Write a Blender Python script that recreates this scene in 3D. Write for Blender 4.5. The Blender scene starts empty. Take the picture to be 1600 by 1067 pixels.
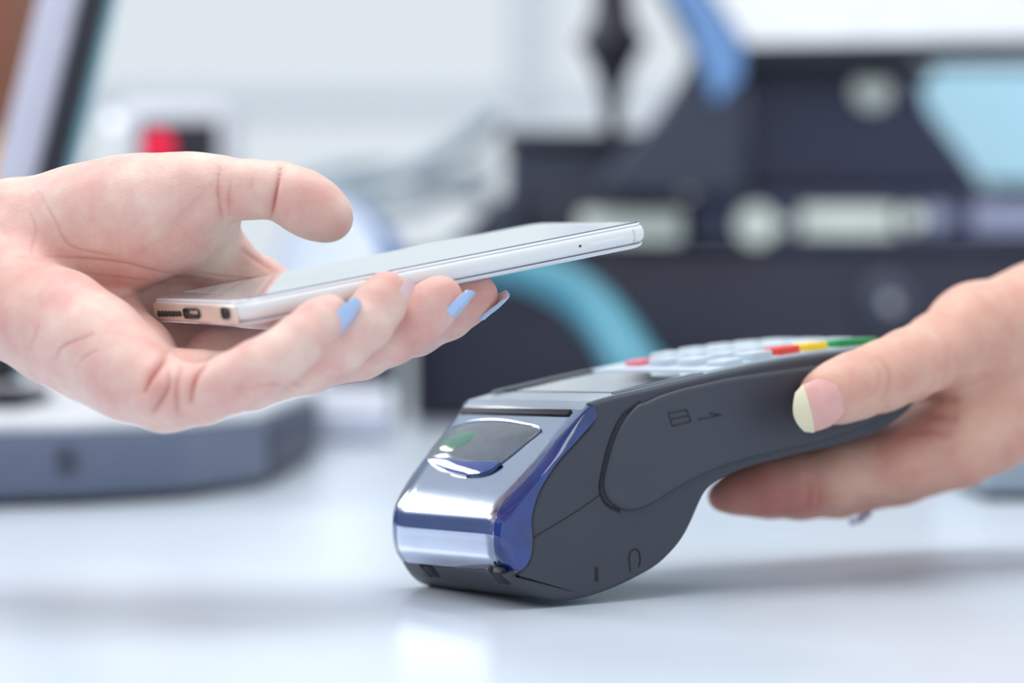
import bpy, bmesh, math
import numpy as np
from mathutils import Vector, Matrix

# ------------------------------------------------------------------ camera, world, light
sc = bpy.context.scene
COL = sc.collection
F, CX, CY = 4500.0, 800.0, 533.5           # focal length and centre for a 1600 x 1067 frame
HORIZON = 400.0
PITCH = math.atan((CY - HORIZON) / F)
CAM_H = 0.97 * (937 - HORIZON) / F         # camera height above the counter
cam_d = bpy.data.cameras.new('camera')
cam = bpy.data.objects.new('camera', cam_d); COL.objects.link(cam)
cam.location = (0, 0, CAM_H)
cam.rotation_euler = (math.pi / 2 - PITCH, 0, 0)
cam_d.sensor_width = 36.0
cam_d.lens = F * 36.0 / 1600.0
cam_d.clip_start = 0.02
cam_d.clip_end = 60
cam_d.dof.use_dof = True
cam_d.dof.focus_distance = 0.955
cam_d.dof.aperture_fstop = 4.4
sc.camera = cam

world = bpy.data.worlds.new('world'); sc.world = world; world.use_nodes = True
bgn = world.node_tree.nodes['Background']
bgn.inputs['Color'].default_value = (0.83, 0.905, 0.97, 1)
bgn.inputs['Strength'].default_value = 0.85

def area_light(name, loc, target, sx, sy, power, color):
    d = bpy.data.lights.new(name, 'AREA'); d.shape = 'RECTANGLE'; d.size = sx; d.size_y = sy
    d.energy = power; d.color = color
    o = bpy.data.objects.new(name, d); COL.objects.link(o); o.location = loc
    o.rotation_euler = (Vector(target) - Vector(loc)).to_track_quat('-Z', 'Y').to_euler()
    return o
area_light('ceiling_panel_light', (-0.1, 1.05, 2.3), (0.0, 1.0, 0.1), 2.2, 1.8, 40, (1.0, 0.98, 0.95))
area_light('nose_highlight_light', (-2.3, 2.45, 1.17), (0.0, 0.95, 0.08), 1.6, 0.62, 46, (0.96, 0.98, 1.0))  # added light shaped for the white band on the steel; no window there

vs = sc.view_settings
vs.view_transform = 'Standard'; vs.look = 'None'; vs.gamma = 1.0; vs.use_curve_mapping = False
vs.exposure = 0.07

# ------------------------------------------------------------------ helpers
RIGHT = np.array([1.0, 0, 0])
FWD = np.array([0, math.cos(PITCH), -math.sin(PITCH)])
UP = np.array([0, math.sin(PITCH), math.cos(PITCH)])
CAM = np.array([0, 0, CAM_H])

def ray(px, py):
    return FWD + (px - CX) / F * RIGHT + (CY - py) / F * UP
def at(px, py, d):
    return CAM + d * ray(px, py)
def on_plane(px, py, p0, n):
    r = ray(px, py); t = np.dot(np.asarray(p0) - CAM, n) / np.dot(r, n)
    return CAM + t * r
def on_table(px, py, z=0.0):
    return on_plane(px, py, np.array([0, 0, z]), np.array([0, 0, 1.0]))
def project(P):
    q = P - CAM; d = q @ FWD
    return CX + F * (q @ RIGHT) / d, CY - F * (q @ UP) / d, d
def unit(v):
    v = np.asarray(v, float); return v / np.linalg.norm(v)
def srgb(r, g, b):
    def c(x):
        x /= 255.0
        return x / 12.92 if x <= 0.04045 else ((x + 0.055) / 1.055) ** 2.4
    return (c(r), c(g), c(b))

def catmull(pts, n, closed=False):
    P = np.array(pts, float); m = len(P); out = []
    segs = m if closed else m - 1
    for i in range(segs):
        if closed:
            a, b, c, d = P[(i - 1) % m], P[i], P[(i + 1) % m], P[(i + 2) % m]
        else:
            b, c = P[i], P[i + 1]
            a = P[i - 1] if i > 0 else 2 * b - c
            d = P[i + 2] if i + 2 < m else 2 * c - b
        for k in range(n):
            t = k / n
            out.append(0.5 * ((2 * b) + (c - a) * t + (2 * a - 5 * b + 4 * c - d) * t * t + (3 * b - a - 3 * c + d) * t ** 3))
    if not closed: out.append(P[-1])
    return np.array(out)
def resample(P, n):
    P = np.asarray(P, float); s = np.r_[0, np.cumsum(np.linalg.norm(np.diff(P, axis=0), axis=1))]
    t = np.linspace(0, s[-1], n)
    return np.stack([np.interp(t, s, P[:, i]) for i in range(P.shape[1])], 1)

# ---- materials
def material(name, color, rough=0.5, metal=0.0, vary=0.06, vscale=60.0, bump=0.0, bscale=400.0, coat=0.0,
             trans=0.0, emit=None, estr=0.0, ior=1.45, alpha=1.0, spec=0.5, aniso=None):
    m = bpy.data.materials.new(name); m.use_nodes = True
    nt = m.node_tree; b = nt.nodes['Principled BSDF']
    b.inputs['Roughness'].default_value = rough
    b.inputs['Metallic'].default_value = metal
    b.inputs['IOR'].default_value = ior
    b.inputs['Specular IOR Level'].default_value = spec
    b.inputs['Coat Weight'].default_value = coat
    b.inputs['Coat Roughness'].default_value = 0.05
    b.inputs['Transmission Weight'].default_value = trans
    b.inputs['Alpha'].default_value = alpha
    tc = nt.nodes.new('ShaderNodeTexCoord')
    no = nt.nodes.new('ShaderNodeTexNoise'); no.inputs['Scale'].default_value = vscale; no.inputs['Detail'].default_value = 3
    nt.links.new(tc.outputs['Object'], no.inputs['Vector'])
    rp = nt.nodes.new('ShaderNodeValToRGB')
    lo = [max(0, c * (1 - vary)) for c in color]; hi = [min(1, c * (1 + vary)) for c in color]
    rp.color_ramp.elements[0].position = 0.3; rp.color_ramp.elements[1].position = 0.7
    rp.color_ramp.elements[0].color = (*lo, 1); rp.color_ramp.elements[1].color = (*hi, 1)
    nt.links.new(no.outputs['Fac'], rp.inputs['Fac'])
    nt.links.new(rp.outputs['Color'], b.inputs['Base Color'])
    if bump > 0:
        n2 = nt.nodes.new('ShaderNodeTexNoise'); n2.inputs['Scale'].default_value = bscale; n2.inputs['Detail'].default_value = 2
        if aniso:
            mp = nt.nodes.new('ShaderNodeMapping'); mp.inputs['Scale'].default_value = aniso
            nt.links.new(tc.outputs['Object'], mp.inputs['Vector']); nt.links.new(mp.outputs['Vector'], n2.inputs['Vector'])
        else:
            nt.links.new(tc.outputs['Object'], n2.inputs['Vector'])
        bp = nt.nodes.new('ShaderNodeBump'); bp.inputs['Strength'].default_value = bump; bp.inputs['Distance'].default_value = 0.0005
        nt.links.new(n2.outputs['Fac'], bp.inputs['Height']); nt.links.new(bp.outputs['Normal'], b.inputs['Normal'])
    if emit is not None:
        b.inputs['Emission Color'].default_value = (*emit, 1); b.inputs['Emission Strength'].default_value = estr
    return m

def skin_material(name, pale, pink, deep):
    m = bpy.data.materials.new(name); m.use_nodes = True
    nt = m.node_tree; b = nt.nodes['Principled BSDF']; L = nt.links.new
    b.inputs['Roughness'].default_value = 0.46
    b.inputs['Specular IOR Level'].default_value = 0.4
    b.inputs['Subsurface Weight'].default_value = 0.35
    b.inputs['Subsurface Radius'].default_value = (1.0, 0.35, 0.2)
    b.inputs['Subsurface Scale'].default_value = 0.0035
    tc = nt.nodes.new('ShaderNodeTexCoord')
    n1 = nt.nodes.new('ShaderNodeTexNoise'); n1.inputs['Scale'].default_value = 70; n1.inputs['Detail'].default_value = 5
    n1.inputs['Roughness'].default_value = 0.6
    L(tc.outputs['Object'], n1.inputs['Vector'])
    rp = nt.nodes.new('ShaderNodeValToRGB')
    rp.color_ramp.elements[0].position = 0.33; rp.color_ramp.elements[1].position = 0.68
    rp.color_ramp.elements[0].color = (*pale, 1); rp.color_ramp.elements[1].color = (*pink, 1)
    L(n1.outputs['Fac'], rp.inputs['Fac'])
    at_ = nt.nodes.new('ShaderNodeAttribute'); at_.attribute_name = 'flush'
    mx = nt.nodes.new('ShaderNodeMix'); mx.data_type = 'RGBA'
    L(at_.outputs['Fac'], mx.inputs['Factor']); L(rp.outputs['Color'], mx.inputs['A']); mx.inputs['B'].default_value = (*deep, 1)
    L(mx.outputs['Result'], b.inputs['Base Color'])
    n2 = nt.nodes.new('ShaderNodeTexNoise'); n2.inputs['Scale'].default_value = 650; n2.inputs['Detail'].default_value = 3
    v = nt.nodes.new('ShaderNodeTexVoronoi'); v.feature = 'DISTANCE_TO_EDGE'; v.inputs['Scale'].default_value = 900
    mp = nt.nodes.new('ShaderNodeMapping'); mp.inputs['Scale'].default_value = (0.5, 1.0, 1.0); mp.inputs['Rotation'].default_value = (0, 0.5, 0)
    L(tc.outputs['Object'], mp.inputs['Vector']); L(mp.outputs['Vector'], v.inputs['Vector']); L(tc.outputs['Object'], n2.inputs['Vector'])
    ad = nt.nodes.new('ShaderNodeMath'); ad.operation = 'ADD'
    L(n2.outputs['Fac'], ad.inputs[0]); L(v.outputs['Distance'], ad.inputs[1])
    bp = nt.nodes.new('ShaderNodeBump'); bp.inputs['Strength'].default_value = 0.35; bp.inputs['Distance'].default_value = 0.0003
    L(ad.outputs[0], bp.inputs['Height']); L(bp.outputs['Normal'], b.inputs['Normal'])
    return m

M = {}
M['counter'] = material('counter_laminate', srgb(208, 218, 230), 0.27, vary=0.025, vscale=8, bump=0.06, bscale=30, aniso=(1, 12, 1))
M['charcoal'] = material('charcoal_plastic', srgb(60, 64, 75), 0.42, vary=0.03, bump=0.25, bscale=2500)
M['charcoal2'] = material('charcoal_cover_plastic', srgb(63, 67, 78), 0.40, vary=0.03, bump=0.25, bscale=2500)
M['emboss'] = material('embossed_charcoal', srgb(42, 45, 54), 0.5)
M['seam'] = material('seam_black', srgb(28, 29, 36), 0.6)
M['steel'] = material('brushed_steel', srgb(176, 186, 206), 0.13, metal=1.0, vary=0.03)
M['deck'] = material('deck_grey_plastic', srgb(176, 187, 198), 0.22, vary=0.03)
M['rail'] = material('bezel_grey_plastic', srgb(105, 114, 126), 0.35, vary=0.03)
M['bluestrip'] = material('blue_translucent_plastic', srgb(18, 48, 118), 0.07, vary=0.55, vscale=60, coat=1.0, spec=0.6)
M['bluelens'] = material('blue_lens_plastic', srgb(22, 70, 165), 0.06, vary=0.2, coat=1.0)
M['lensglass'] = material('smoked_lens', srgb(88, 98, 112), 0.06, vary=0.35, vscale=70, coat=1.0)
M['green_reflection'] = material('green_reflection', srgb(45, 125, 95), 0.12, coat=1.0, vary=0.2)  # green reflection painted as a patch on the printer window
M['key'] = material('key_pale_grey', srgb(196, 208, 218), 0.35)
M['key_red'] = material('key_red', srgb(226, 70, 62), 0.3)
M['key_pink'] = material('key_pink', srgb(226, 120, 135), 0.3)
M['key_yellow'] = material('key_yellow', srgb(246, 214, 60), 0.3)
M['key_green'] = material('key_green', srgb(20, 140, 80), 0.3)
M['lcd'] = material('lcd_glass', srgb(120, 132, 140), 0.05, coat=1.0)
M['phone_white'] = material('phone_pearl_metal', srgb(232, 234, 236), 0.22, metal=0.08, vary=0.01, coat=0.3)
M['phone_hand_reflection'] = material('phone_end_reflection', srgb(232, 218, 206), 0.22, metal=0.35, vary=0.01)  # warm reflection of the hand painted into the end colour
M['phone_bezel'] = material('phone_white_bezel', srgb(232, 234, 240), 0.08, vary=0.01, coat=1.0)
M['phone_screen'] = material('phone_screen_glow', srgb(120, 132, 136), 0.035, vary=0.01, coat=1.0, emit=srgb(205, 222, 224), estr=0.38)  # faint emission added to lift the bright reflection on the dark glass
M['phone_line'] = material('phone_dark_line', srgb(95, 96, 120), 0.4)
M['antenna'] = material('antenna_band', srgb(214, 208, 192), 0.4)
M['hole'] = material('hole_dark', srgb(50, 52, 56), 0.5)
M['metal'] = material('silver_metal', srgb(205, 206, 212), 0.2, metal=1.0)
M['ringmetal'] = material('dull_silver', srgb(128, 128, 146), 0.38, metal=1.0)
M['skin_a'] = skin_material('skin_pale', srgb(237, 210, 196), srgb(228, 175, 167), srgb(188, 96, 84))
M['skin_b'] = skin_material('skin_warm', srgb(226, 184, 164), srgb(216, 158, 142), srgb(184, 96, 90))
M['nail'] = material('bare_nail', srgb(232, 196, 196), 0.25, coat=0.5, vary=0.03)
M['nail_pink'] = material('pink_nail_bed', srgb(229, 172, 166), 0.3, coat=0.4, vary=0.05, vscale=200)
M['nail_tip'] = material('cream_nail_edge', srgb(232, 222, 190), 0.35, vary=0.02)
M['polish'] = material('pale_blue_polish', srgb(172, 200, 240), 0.12, coat=1.0, vary=0.03)
M['wall'] = material('pale_mint_plaster', srgb(226, 238, 238), 0.8, vary=0.02, vscale=1.5)
M['winframe'] = material('window_frame_white', srgb(224, 232, 240), 0.5)
M['floor'] = material('floor_tile', srgb(190, 190, 190), 0.5)
M['wood'] = material('brown_wood', srgb(128, 76, 56), 0.5, vary=0.12, vscale=6)
M['amber'] = material('amber_plastic', srgb(226, 172, 92), 0.5)
M['dark'] = material('black_device_plastic', srgb(48, 48, 64), 0.38, vary=0.06, vscale=12)
M['dark2'] = material('ink_blue_plastic', srgb(58, 62, 88), 0.4, vary=0.06, vscale=12)
M['dark3'] = material('slate_dark_plastic', srgb(56, 61, 77), 0.45, vary=0.06, vscale=12)
M['black'] = material('matt_black', srgb(34, 34, 46), 0.5)
M['slate'] = material('slate_grey_plastic', srgb(98, 108, 130), 0.4, vary=0.04, vscale=12)
M['slate_dark'] = material('slate_recess_plastic', srgb(70, 74, 92), 0.5)
M['lidwhite'] = material('pale_lid_plastic', srgb(214, 216, 222), 0.4)
M['pale'] = material('pale_green_white_plate', srgb(228, 234, 222), 0.5)
M['lav'] = material('lavender_plate', srgb(160, 164, 190), 0.5)
M['cyan'] = material('cyan_rubber_hose', srgb(84, 152, 172), 0.35, vary=0.04)
M['blue_edge_reflection'] = material('blue_reflection_bezel', srgb(96, 138, 192), 0.35, vary=0.05)  # blue reflection painted into the display's side edge
M['screen_white'] = material('lit_white_screen', srgb(200, 205, 212), 0.2, emit=srgb(225, 231, 238), estr=0.12)
M['screen_blue'] = material('lit_blue_screen', srgb(150, 200, 220), 0.2, emit=srgb(200, 226, 238), estr=0.30)
M['silver'] = material('silver_painted_frame', srgb(196, 196, 214), 0.35, vary=0.03)
M['teal'] = material('teal_glass_edge', srgb(130, 180, 192), 0.15, vary=0.05)
M['redlamp'] = material('red_scan_lamp', srgb(200, 10, 50), 0.3, emit=srgb(225, 15, 65), estr=1.3)
M['whitelamp'] = material('white_indicator_lamp', srgb(240, 240, 245), 0.3, emit=srgb(235, 240, 248), estr=0.8)
M['cable'] = material('pale_grey_cable', srgb(170, 184, 192), 0.5)
M['paper'] = material('white_paper_roll', srgb(216, 220, 232), 0.7)
M['bowl_in'] = material('white_glaze', srgb(224, 231, 244), 0.3)
M['bowl_out'] = material('blue_glaze', srgb(84, 124, 184), 0.25)
M['greybox'] = material('grey_tray_plastic', srgb(150, 162, 176), 0.45)
mg = bpy.data.materials.new('window_glass'); mg.use_nodes = True
_b = mg.node_tree.nodes['Principled BSDF']; _b.inputs['Transmission Weight'].default_value = 1.0
_b.inputs['Base Color'].default_value = (1, 1, 1, 1); _b.inputs['Roughness'].default_value = 0.0; _b.inputs['IOR'].default_value = 1.02
M['glass'] = mg

# ---- object builders; every mesh is given in world coordinates
ROOT = {}
def make(name, verts, faces, mat, parent=None, smooth=True, sharp=35, origin=None):
    """links one mesh object; with a parent its mesh is stored relative to that parent's origin"""
    verts = np.asarray(verts, float)
    off = ROOT.get(parent.name, np.zeros(3)) if parent else (np.asarray(origin, float) if origin is not None else None)
    if off is None:
        lo, hi = verts.min(0), verts.max(0); off = np.array([(lo[0] + hi[0]) / 2, (lo[1] + hi[1]) / 2, lo[2]])
    me = bpy.data.meshes.new(name)
    me.from_pydata((verts - off).tolist(), [], [list(map(int, f)) for f in faces])
    bm = bmesh.new(); bm.from_mesh(me); bmesh.ops.recalc_face_normals(bm, faces=bm.faces)
    for f in bm.faces: f.smooth = smooth and len(f.verts) <= 4
    if smooth:
        lim = math.radians(sharp)
        for e in bm.edges:
            if len(e.link_faces) == 2 and e.calc_face_angle(0) > lim: e.smooth = False
    bm.to_mesh(me); bm.free()
    me.materials.append(M[mat] if isinstance(mat, str) else mat)
    o = bpy.data.objects.new(name, me); COL.objects.link(o)
    if parent: o.parent = parent
    else: o.location = off
    ROOT[o.name] = off
    return o
def root(name, loc, label, cat, group=None):
    o = bpy.data.objects.new(name, None); COL.objects.link(o); o.location = loc; o.empty_display_size = 0.02
    ROOT[o.name] = np.asarray(loc, float)
    return tag(o, label, cat, group)
def tag(o, label, cat, group=None):
    o['label'] = label; o['category'] = cat
    if group: o['group'] = group
    return o
def structure(o):
    o['kind'] = 'structure'; return o

def box_geo(c, ax, ay, az, sx, sy, sz, bevel=0.0, seg=2):
    bm = bmesh.new(); bmesh.ops.create_cube(bm, size=1.0)
    for v in bm.verts: v.co = Vector((v.co.x * sx, v.co.y * sy, v.co.z * sz))
    if bevel > 0:
        bmesh.ops.bevel(bm, geom=list(bm.edges), offset=bevel, segments=seg, profile=0.5, affect='EDGES')
    V = np.array([v.co[:] for v in bm.verts]); bm.verts.index_update()
    Fc = [[v.index for v in f.verts] for f in bm.faces]; bm.free()
    A = np.stack([ax, ay, az])
    return np.asarray(c) + V @ A, Fc
X3, Y3, Z3 = np.eye(3)
def box(name, c, size, mat, parent=None, bevel=0.0, axes=None, seg=2):
    a = axes if axes is not None else (X3, Y3, Z3)
    V, Fc = box_geo(c, *a, *size, bevel, seg)
    return make(name, V, Fc, mat, parent)
def pxbox(name, x0, x1, y0, y1, d, depth, mat, parent=None, bevel=0.003, yaw=0.0):
    """upright box whose front face, at distance d, spans the given picture rectangle"""
    a, b = at(x0, y1, d), at(x1, y0, d)
    c = (a + b) / 2; w, h = b[0] - a[0], b[2] - a[2]
    ax = np.array([math.cos(yaw), math.sin(yaw), 0]); ay = np.array([-math.sin(yaw), math.cos(yaw), 0])
    return box(name, c + ay * depth / 2, (w / math.cos(yaw), depth, h), mat, parent, bevel, (ax, ay, Z3))
def prism_geo(P, vec):
    """outline of 3D points pushed along vec"""
    P = np.asarray(P, float); n = len(P); V = np.r_[P, P + np.asarray(vec)]
    Fc = [list(range(n)), list(range(2 * n - 1, n - 1, -1))] + [[i, i + n, (i + 1) % n + n, (i + 1) % n] for i in range(n)]
    return V, Fc
def bevel_geo(V, Fc, off, seg=2):
    bm = bmesh.new(); vs_ = [bm.verts.new(v) for v in V]
    for f in Fc: bm.faces.new([vs_[i] for i in f])
    bmesh.ops.recalc_face_normals(bm, faces=bm.faces)
    bmesh.ops.bevel(bm, geom=list(bm.edges), offset=off, segments=seg, profile=0.5, affect='EDGES')
    bm.verts.index_update()
    V2 = np.array([v.co[:] for v in bm.verts]); F2 = [[v.index for v in f.verts] for f in bm.faces]; bm.free()
    return V2, F2
def prism(name, P, vec, mat, parent=None, bevel=0.0, **k):
    V, Fc = prism_geo(P, vec)
    if bevel: V, Fc = bevel_geo(V, Fc, bevel)
    return make(name, V, Fc, mat, parent, **k)
def lathe(name, prof, base, axis, mat, parent=None, n=32):
    """prof: (radius, height) list turned about axis through base"""
    a = unit(axis); h = np.array([1.0, 0, 0]) if abs(a[0]) < 0.9 else np.array([0, 1.0, 0])
    e1 = unit(np.cross(a, h)); e2 = np.cross(a, e1)
    V, Fc = [], []
    for r, z in prof:
        for k in range(n):
            t = 2 * math.pi * k / n
            V.append(np.asarray(base) + a * z + r * (math.cos(t) * e1 + math.sin(t) * e2))
    for i in range(len(prof) - 1):
        for k in range(n):
            Fc.append([i * n + k, i * n + (k + 1) % n, (i + 1) * n + (k + 1) % n, (i + 1) * n + k])
    Fc.append(list(range(n))); Fc.append([(len(prof) - 1) * n + k for k in range(n)][::-1])
    return make(name, V, Fc, mat, parent)
def tube_geo(P, R, n=10, squash=None):
    P = np.asarray(P, float); m = len(P); R = np.broadcast_to(np.asarray(R, float), (m,))
    V, Fc = [], []; ref = np.array([0.31, 0.47, 0.83])
    for i in range(m):
        t = unit(P[min(i + 1, m - 1)] - P[max(i - 1, 0)])
        e1 = ref - t * (ref @ t); e1 = unit(e1); e2 = np.cross(t, e1); ref = e1
        for k in range(n):
            a = 2 * math.pi * k / n
            V.append(P[i] + R[i] * (math.cos(a) * e1 + math.sin(a) * e2))
    for i in range(m - 1):
        for k in range(n):
            Fc.append([i * n + k, i * n + (k + 1) % n, (i + 1) * n + (k + 1) % n, (i + 1) * n + k])
    Fc.append(list(range(n))); Fc.append([(m - 1) * n + k for k in range(n)][::-1])
    return np.array(V), Fc
def tube(name, P, R, mat, parent=None, n=10):
    V, Fc = tube_geo(P, R, n); return make(name, V, Fc, mat, parent)
def disc(name, c, axis, r, h, mat, parent=None, n=24):
    return lathe(name, [(r * 0.97, 0), (r, h * 0.3), (r, h * 0.7), (r * 0.93, h)], c, axis, mat, parent, n)

# ------------------------------------------------------------------ the setting
structure(box('floor', (0, 2.5, -0.94), (9, 9, 0.04), 'floor'))
# back wall with a wide window band
WY = 4.6
wb = structure(box('wall_back', (0, WY + 0.05, -0.49), (9, 0.1, 0.86), 'wall'))
structure(box('trim_1', (0, WY + 0.05, 1.75), (9, 0.1, 0.5), 'wall'))
for i, x in enumerate((-3.6, -2.4, -1.2, 0.0, 1.2, 2.4)):
    wf = structure(box('window_%d' % (i + 1), (x + 0.6, WY + 0.04, -0.035), (1.2, 0.06, 0.05), 'winframe', None, 0.006))
    box('window_mullion', (x + 0.03, WY + 0.04, 0.73), (0.06, 0.05, 1.5), 'winframe', wf, 0.006)
    box('window_head', (x + 0.6, WY + 0.04, 1.48), (1.2, 0.05, 0.05), 'winframe', wf, 0.006)
    box('window_rail', (x + 0.63, WY + 0.04, 0.36), (1.14, 0.04, 0.04), 'winframe', wf, 0.006)
    box('glass_pane', (x + 0.63, WY + 0.04, 0.73), (1.14, 0.008, 1.47), 'glass', wf)

structure(box('wall_left_added', (-3.25, 2.3, -0.06), (0.1, 4.6, 1.72), material('added_wall_slate_blue', srgb(112, 128, 172), 0.7, vary=0.03, vscale=2)))  # unseen half-height wall added to darken the steel nose's reflection
structure(box('wall_left_sill_added', (-3.2, 2.3, 0.82), (0.14, 4.6, 0.04), 'winframe', None, 0.006))  # sill on top of the added, unseen wall

# serving counter
counter = root('serving_counter', (0, 1.0, -0.92), 'long glossy white serving counter under the card terminal', 'counter')
box('worktop', (0, 1.02, -0.02), (3.2, 2.4, 0.04), 'counter', counter, 0.004)
box('front_panel', (0, -0.05, -0.48), (3.0, 0.04, 0.88), 'lidwhite', counter, 0.003)
box('rear_panel', (0, 2.12, -0.48), (3.0, 0.04, 0.88), 'lidwhite', counter, 0.003)

# ------------------------------------------------------------------ card terminal
PSI, ROLL, TW, NR = math.radians(35), math.radians(1.8), 0.0775, 0.0095
tL = np.array([math.cos(PSI), math.sin(PSI), 0])
_h = np.array([-math.sin(PSI), math.cos(PSI), 0])
tW = math.cos(ROLL) * _h - math.sin(ROLL) * Z3
tV = math.cos(ROLL) * Z3 + math.sin(ROLL) * _h
T0 = on_table(868, 938, 0.0024)
def T(u, v, w): return T0 + u * tL + v * tV + w * tW
def uv(px, py, w=0.0):
    p = on_plane(px, py, T0 + w * tW, tW) - T0
    return np.array([p @ tL, p @ tV])
def uvl(pts, w=0.0): return np.array([uv(x, y, w) for x, y in pts])
def Tpoly(P, w): return np.array([T(p[0], p[1], w) for p in P])

TOP = [(926, 631), (945, 625), (975, 617), (1010, 609), (1060, 597), (1110, 586), (1160, 575), (1210, 565), (1260, 556.5),
       (1310, 550), (1360, 545), (1400, 542)]
REST = [(1428, 543), (1447, 552), (1454, 575), (1448, 605), (1430, 632), (1405, 655), (1370, 676), (1330, 690), (1290, 700),
        (1250, 709), (1210, 719), (1170, 730), (1140, 742), (1118, 755), (1103, 770), (1092, 792), (1082, 815), (1070, 838),
        (1055, 858), (1030, 882), (1000, 900), (965, 917), (930, 930), (900, 937), (868, 938), (840, 930), (815, 914), (799, 899)]
SIDE_NOSE = [(799, 899), (818, 888), (829, 870), (832, 842), (830, 812), (836, 785), (848, 757), (872, 721), (900, 690), (926, 660), (926, 631)]
house = np.r_[catmull(uvl(TOP), 3), catmull(uvl(REST), 3), catmull(uvl(SIDE_NOSE), 3)[1:-1]]
def dedupe(P, eps=4e-4):
    out = [P[0]]
    for p in P[1:]:
        if np.linalg.norm(p - out[-1]) > eps: out.append(p)
    if np.linalg.norm(out[0] - out[-1]) < eps: out.pop()
    return np.array(out)
house = dedupe(house)
def poly_area(P): return 0.5 * np.sum(P[:, 0] * np.roll(P[:, 1], -1) - np.roll(P[:, 0], -1) * P[:, 1])
def inset(P, r):
    s = 1 if poly_area(P) > 0 else -1
    a = P - np.roll(P, 1, 0); b = np.roll(P, -1, 0) - P
    na = np.stack([-a[:, 1], a[:, 0]], 1) / np.linalg.norm(a, axis=1)[:, None]
    nb = np.stack([-b[:, 1], b[:, 0]], 1) / np.linalg.norm(b, axis=1)[:, None]
    n = na + nb; n /= np.linalg.norm(n, axis=1)[:, None]
    return P + s * r * n
def loft(P, w0, w1, r, seg=4):
    """closed outline P swept from w0 to w1 with rounded long edges; r is a radius for each outline point"""
    rings = []
    for k in range(seg + 1):
        t = math.pi / 2 * k / seg
        rings.append((inset(P, (r * (1 - math.sin(t)))[:, None]), w0 + r * (1 - math.cos(t))))
    rings += [(p, w1 - (w - w0)) for p, w in rings[::-1]]
    n = len(P); V = np.concatenate([np.array([T(a[0], a[1], b) for a, b in zip(p, w)]) for p, w in rings]); Fc = []
    for i in range(len(rings) - 1):
        for k in range(n):
            Fc.append([i * n + k, i * n + (k + 1) % n, (i + 1) * n + (k + 1) % n, (i + 1) * n + k])
    Fc.append(list(range(n))); Fc.append([(len(rings) - 1) * n + k for k in range(n)])
    return V, Fc
term = root('card_terminal', T(0.0, -0.0, TW / 2), 'charcoal handheld card payment terminal with steel nose and blue corner strips', 'card terminal')
V, Fc = loft(house, 0, TW, np.full(len(house), 0.0016))
# the chin below the steel bows forward between the two sides
_q = V - T0; _u, _v, _w = _q @ tL, _q @ tV, _q @ tW
_u0, _u1, _vt = uv(799, 899)[0], uv(880, 937)[0], uv(829, 872)[1]
_wt = np.clip((_u1 - _u) / (_u1 - _u0), 0, 1) ** 1.5 * np.clip((_vt - _v) / 0.003, 0, 1)
V = V + (0.0100 * _wt * np.clip((_w - (TW - 0.012)) / 0.012, 0, 1) ** 2)[:, None] * tL
V = V - (0.0042 * _wt * (1 - np.abs((_w - TW / 2) / (TW / 2)) ** 5))[:, None] * tL
make('housing', V, Fc, 'charcoal', term, sharp=40)
from mathutils.bvhtree import BVHTree
HOUSE_BVH = BVHTree.FromPolygons([tuple(v) for v in V], Fc)

# steel nose plate and blue corner strips
STEEL = [(787, 893), (775, 874), (771, 850), (771.5, 825), (776, 803), (789, 779), (810, 752), (840, 719), (870, 686), (898, 656), (919, 634)]
SW = [9.5, 9.5, 9.5, 9.5, 9.5, 9.5, 9.0, 7.5, 5.5, 3.8, 2.6]             # how far in from the side the steel starts, mm
_o3 = resample(catmull([[*uv(x, y, w * 0.001), w * 0.001] for (x, y), w in zip(STEEL, SW)], 6), 60)
O, NRi = _o3[:, :2], _o3[:, 2]
S = resample(catmull(uvl([(806, 897), (820, 889), (829, 870), (832, 842), (830, 812), (836, 785), (848, 757), (872, 721), (900, 690), (931, 655), (928, 634)]), 6), 60)
def strip(name, far):
    V, Fc = [], []; m = 10
    for k in range(m + 1):
        t = math.pi / 2 * k / m
        w = NRi * (1 - math.cos(t)) - 0.0002
        S_ = S + (np.clip(1 - np.arange(len(S)) / 12, 0, 1)[:, None] ** 1.5 * np.array([0.0080, 0.0])) * far
        Q = S_ + (O - S_) * math.sin(t)
        V.append(np.array([T(a[0], a[1], TW - b if far else b) for a, b in zip(Q, w)]))
    n = len(O); V = np.concatenate(V)
    for i in range(m):
        for k in range(n - 1): Fc.append([i * n + k, i * n + k + 1, (i + 1) * n + k + 1, (i + 1) * n + k])
    return make(name, V, Fc, 'bluestrip', term)
for far in (False, True):
    s_ = strip('corner_strip', far); s_['label'] = 'glossy translucent blue corner strip'
def curve_normals(P):
    d = np.gradient(P, axis=0); nn = np.stack([-d[:, 1], d[:, 0]], 1); nn /= np.linalg.norm(nn, axis=1)[:, None]
    return nn if nn[0, 0] < 0 else -nn
ON = curve_normals(O)
# added ridges low on the nose stand in for a thin white reflection
_si = np.arange(len(O)); sOff = 0.0003 + 0.00028 * np.exp(-((_si - 11.5) / 0.9) ** 2) + 0.0002 * np.exp(-((_si - 5) / 1.0) ** 2)
V = []; fr = [-0.0, 0.02] + list(np.linspace(0.08, 0.92, 6)) + [0.98, 1.0]; Ws = fr
for k, f_ in enumerate(fr):
    e = 0.0 if k in (0, len(fr) - 1) else 1.0
    Q = O + ON * (sOff * e)[:, None]; ww = NRi - 0.0002 + f_ * (TW - 2 * NRi + 0.0004)
    V.append(np.array([T(a[0], a[1], b) for a, b in zip(Q, ww)]))
n = len(O)
Fc = [[i * n + k, i * n + k + 1, (i + 1) * n + k + 1, (i + 1) * n + k] for i in range(len(Ws) - 1) for k in range(n - 1)]
nose = make('nose_plate', np.concatenate(V), Fc, 'steel', term); nose['label'] = 'polished steel nose plate'

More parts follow.
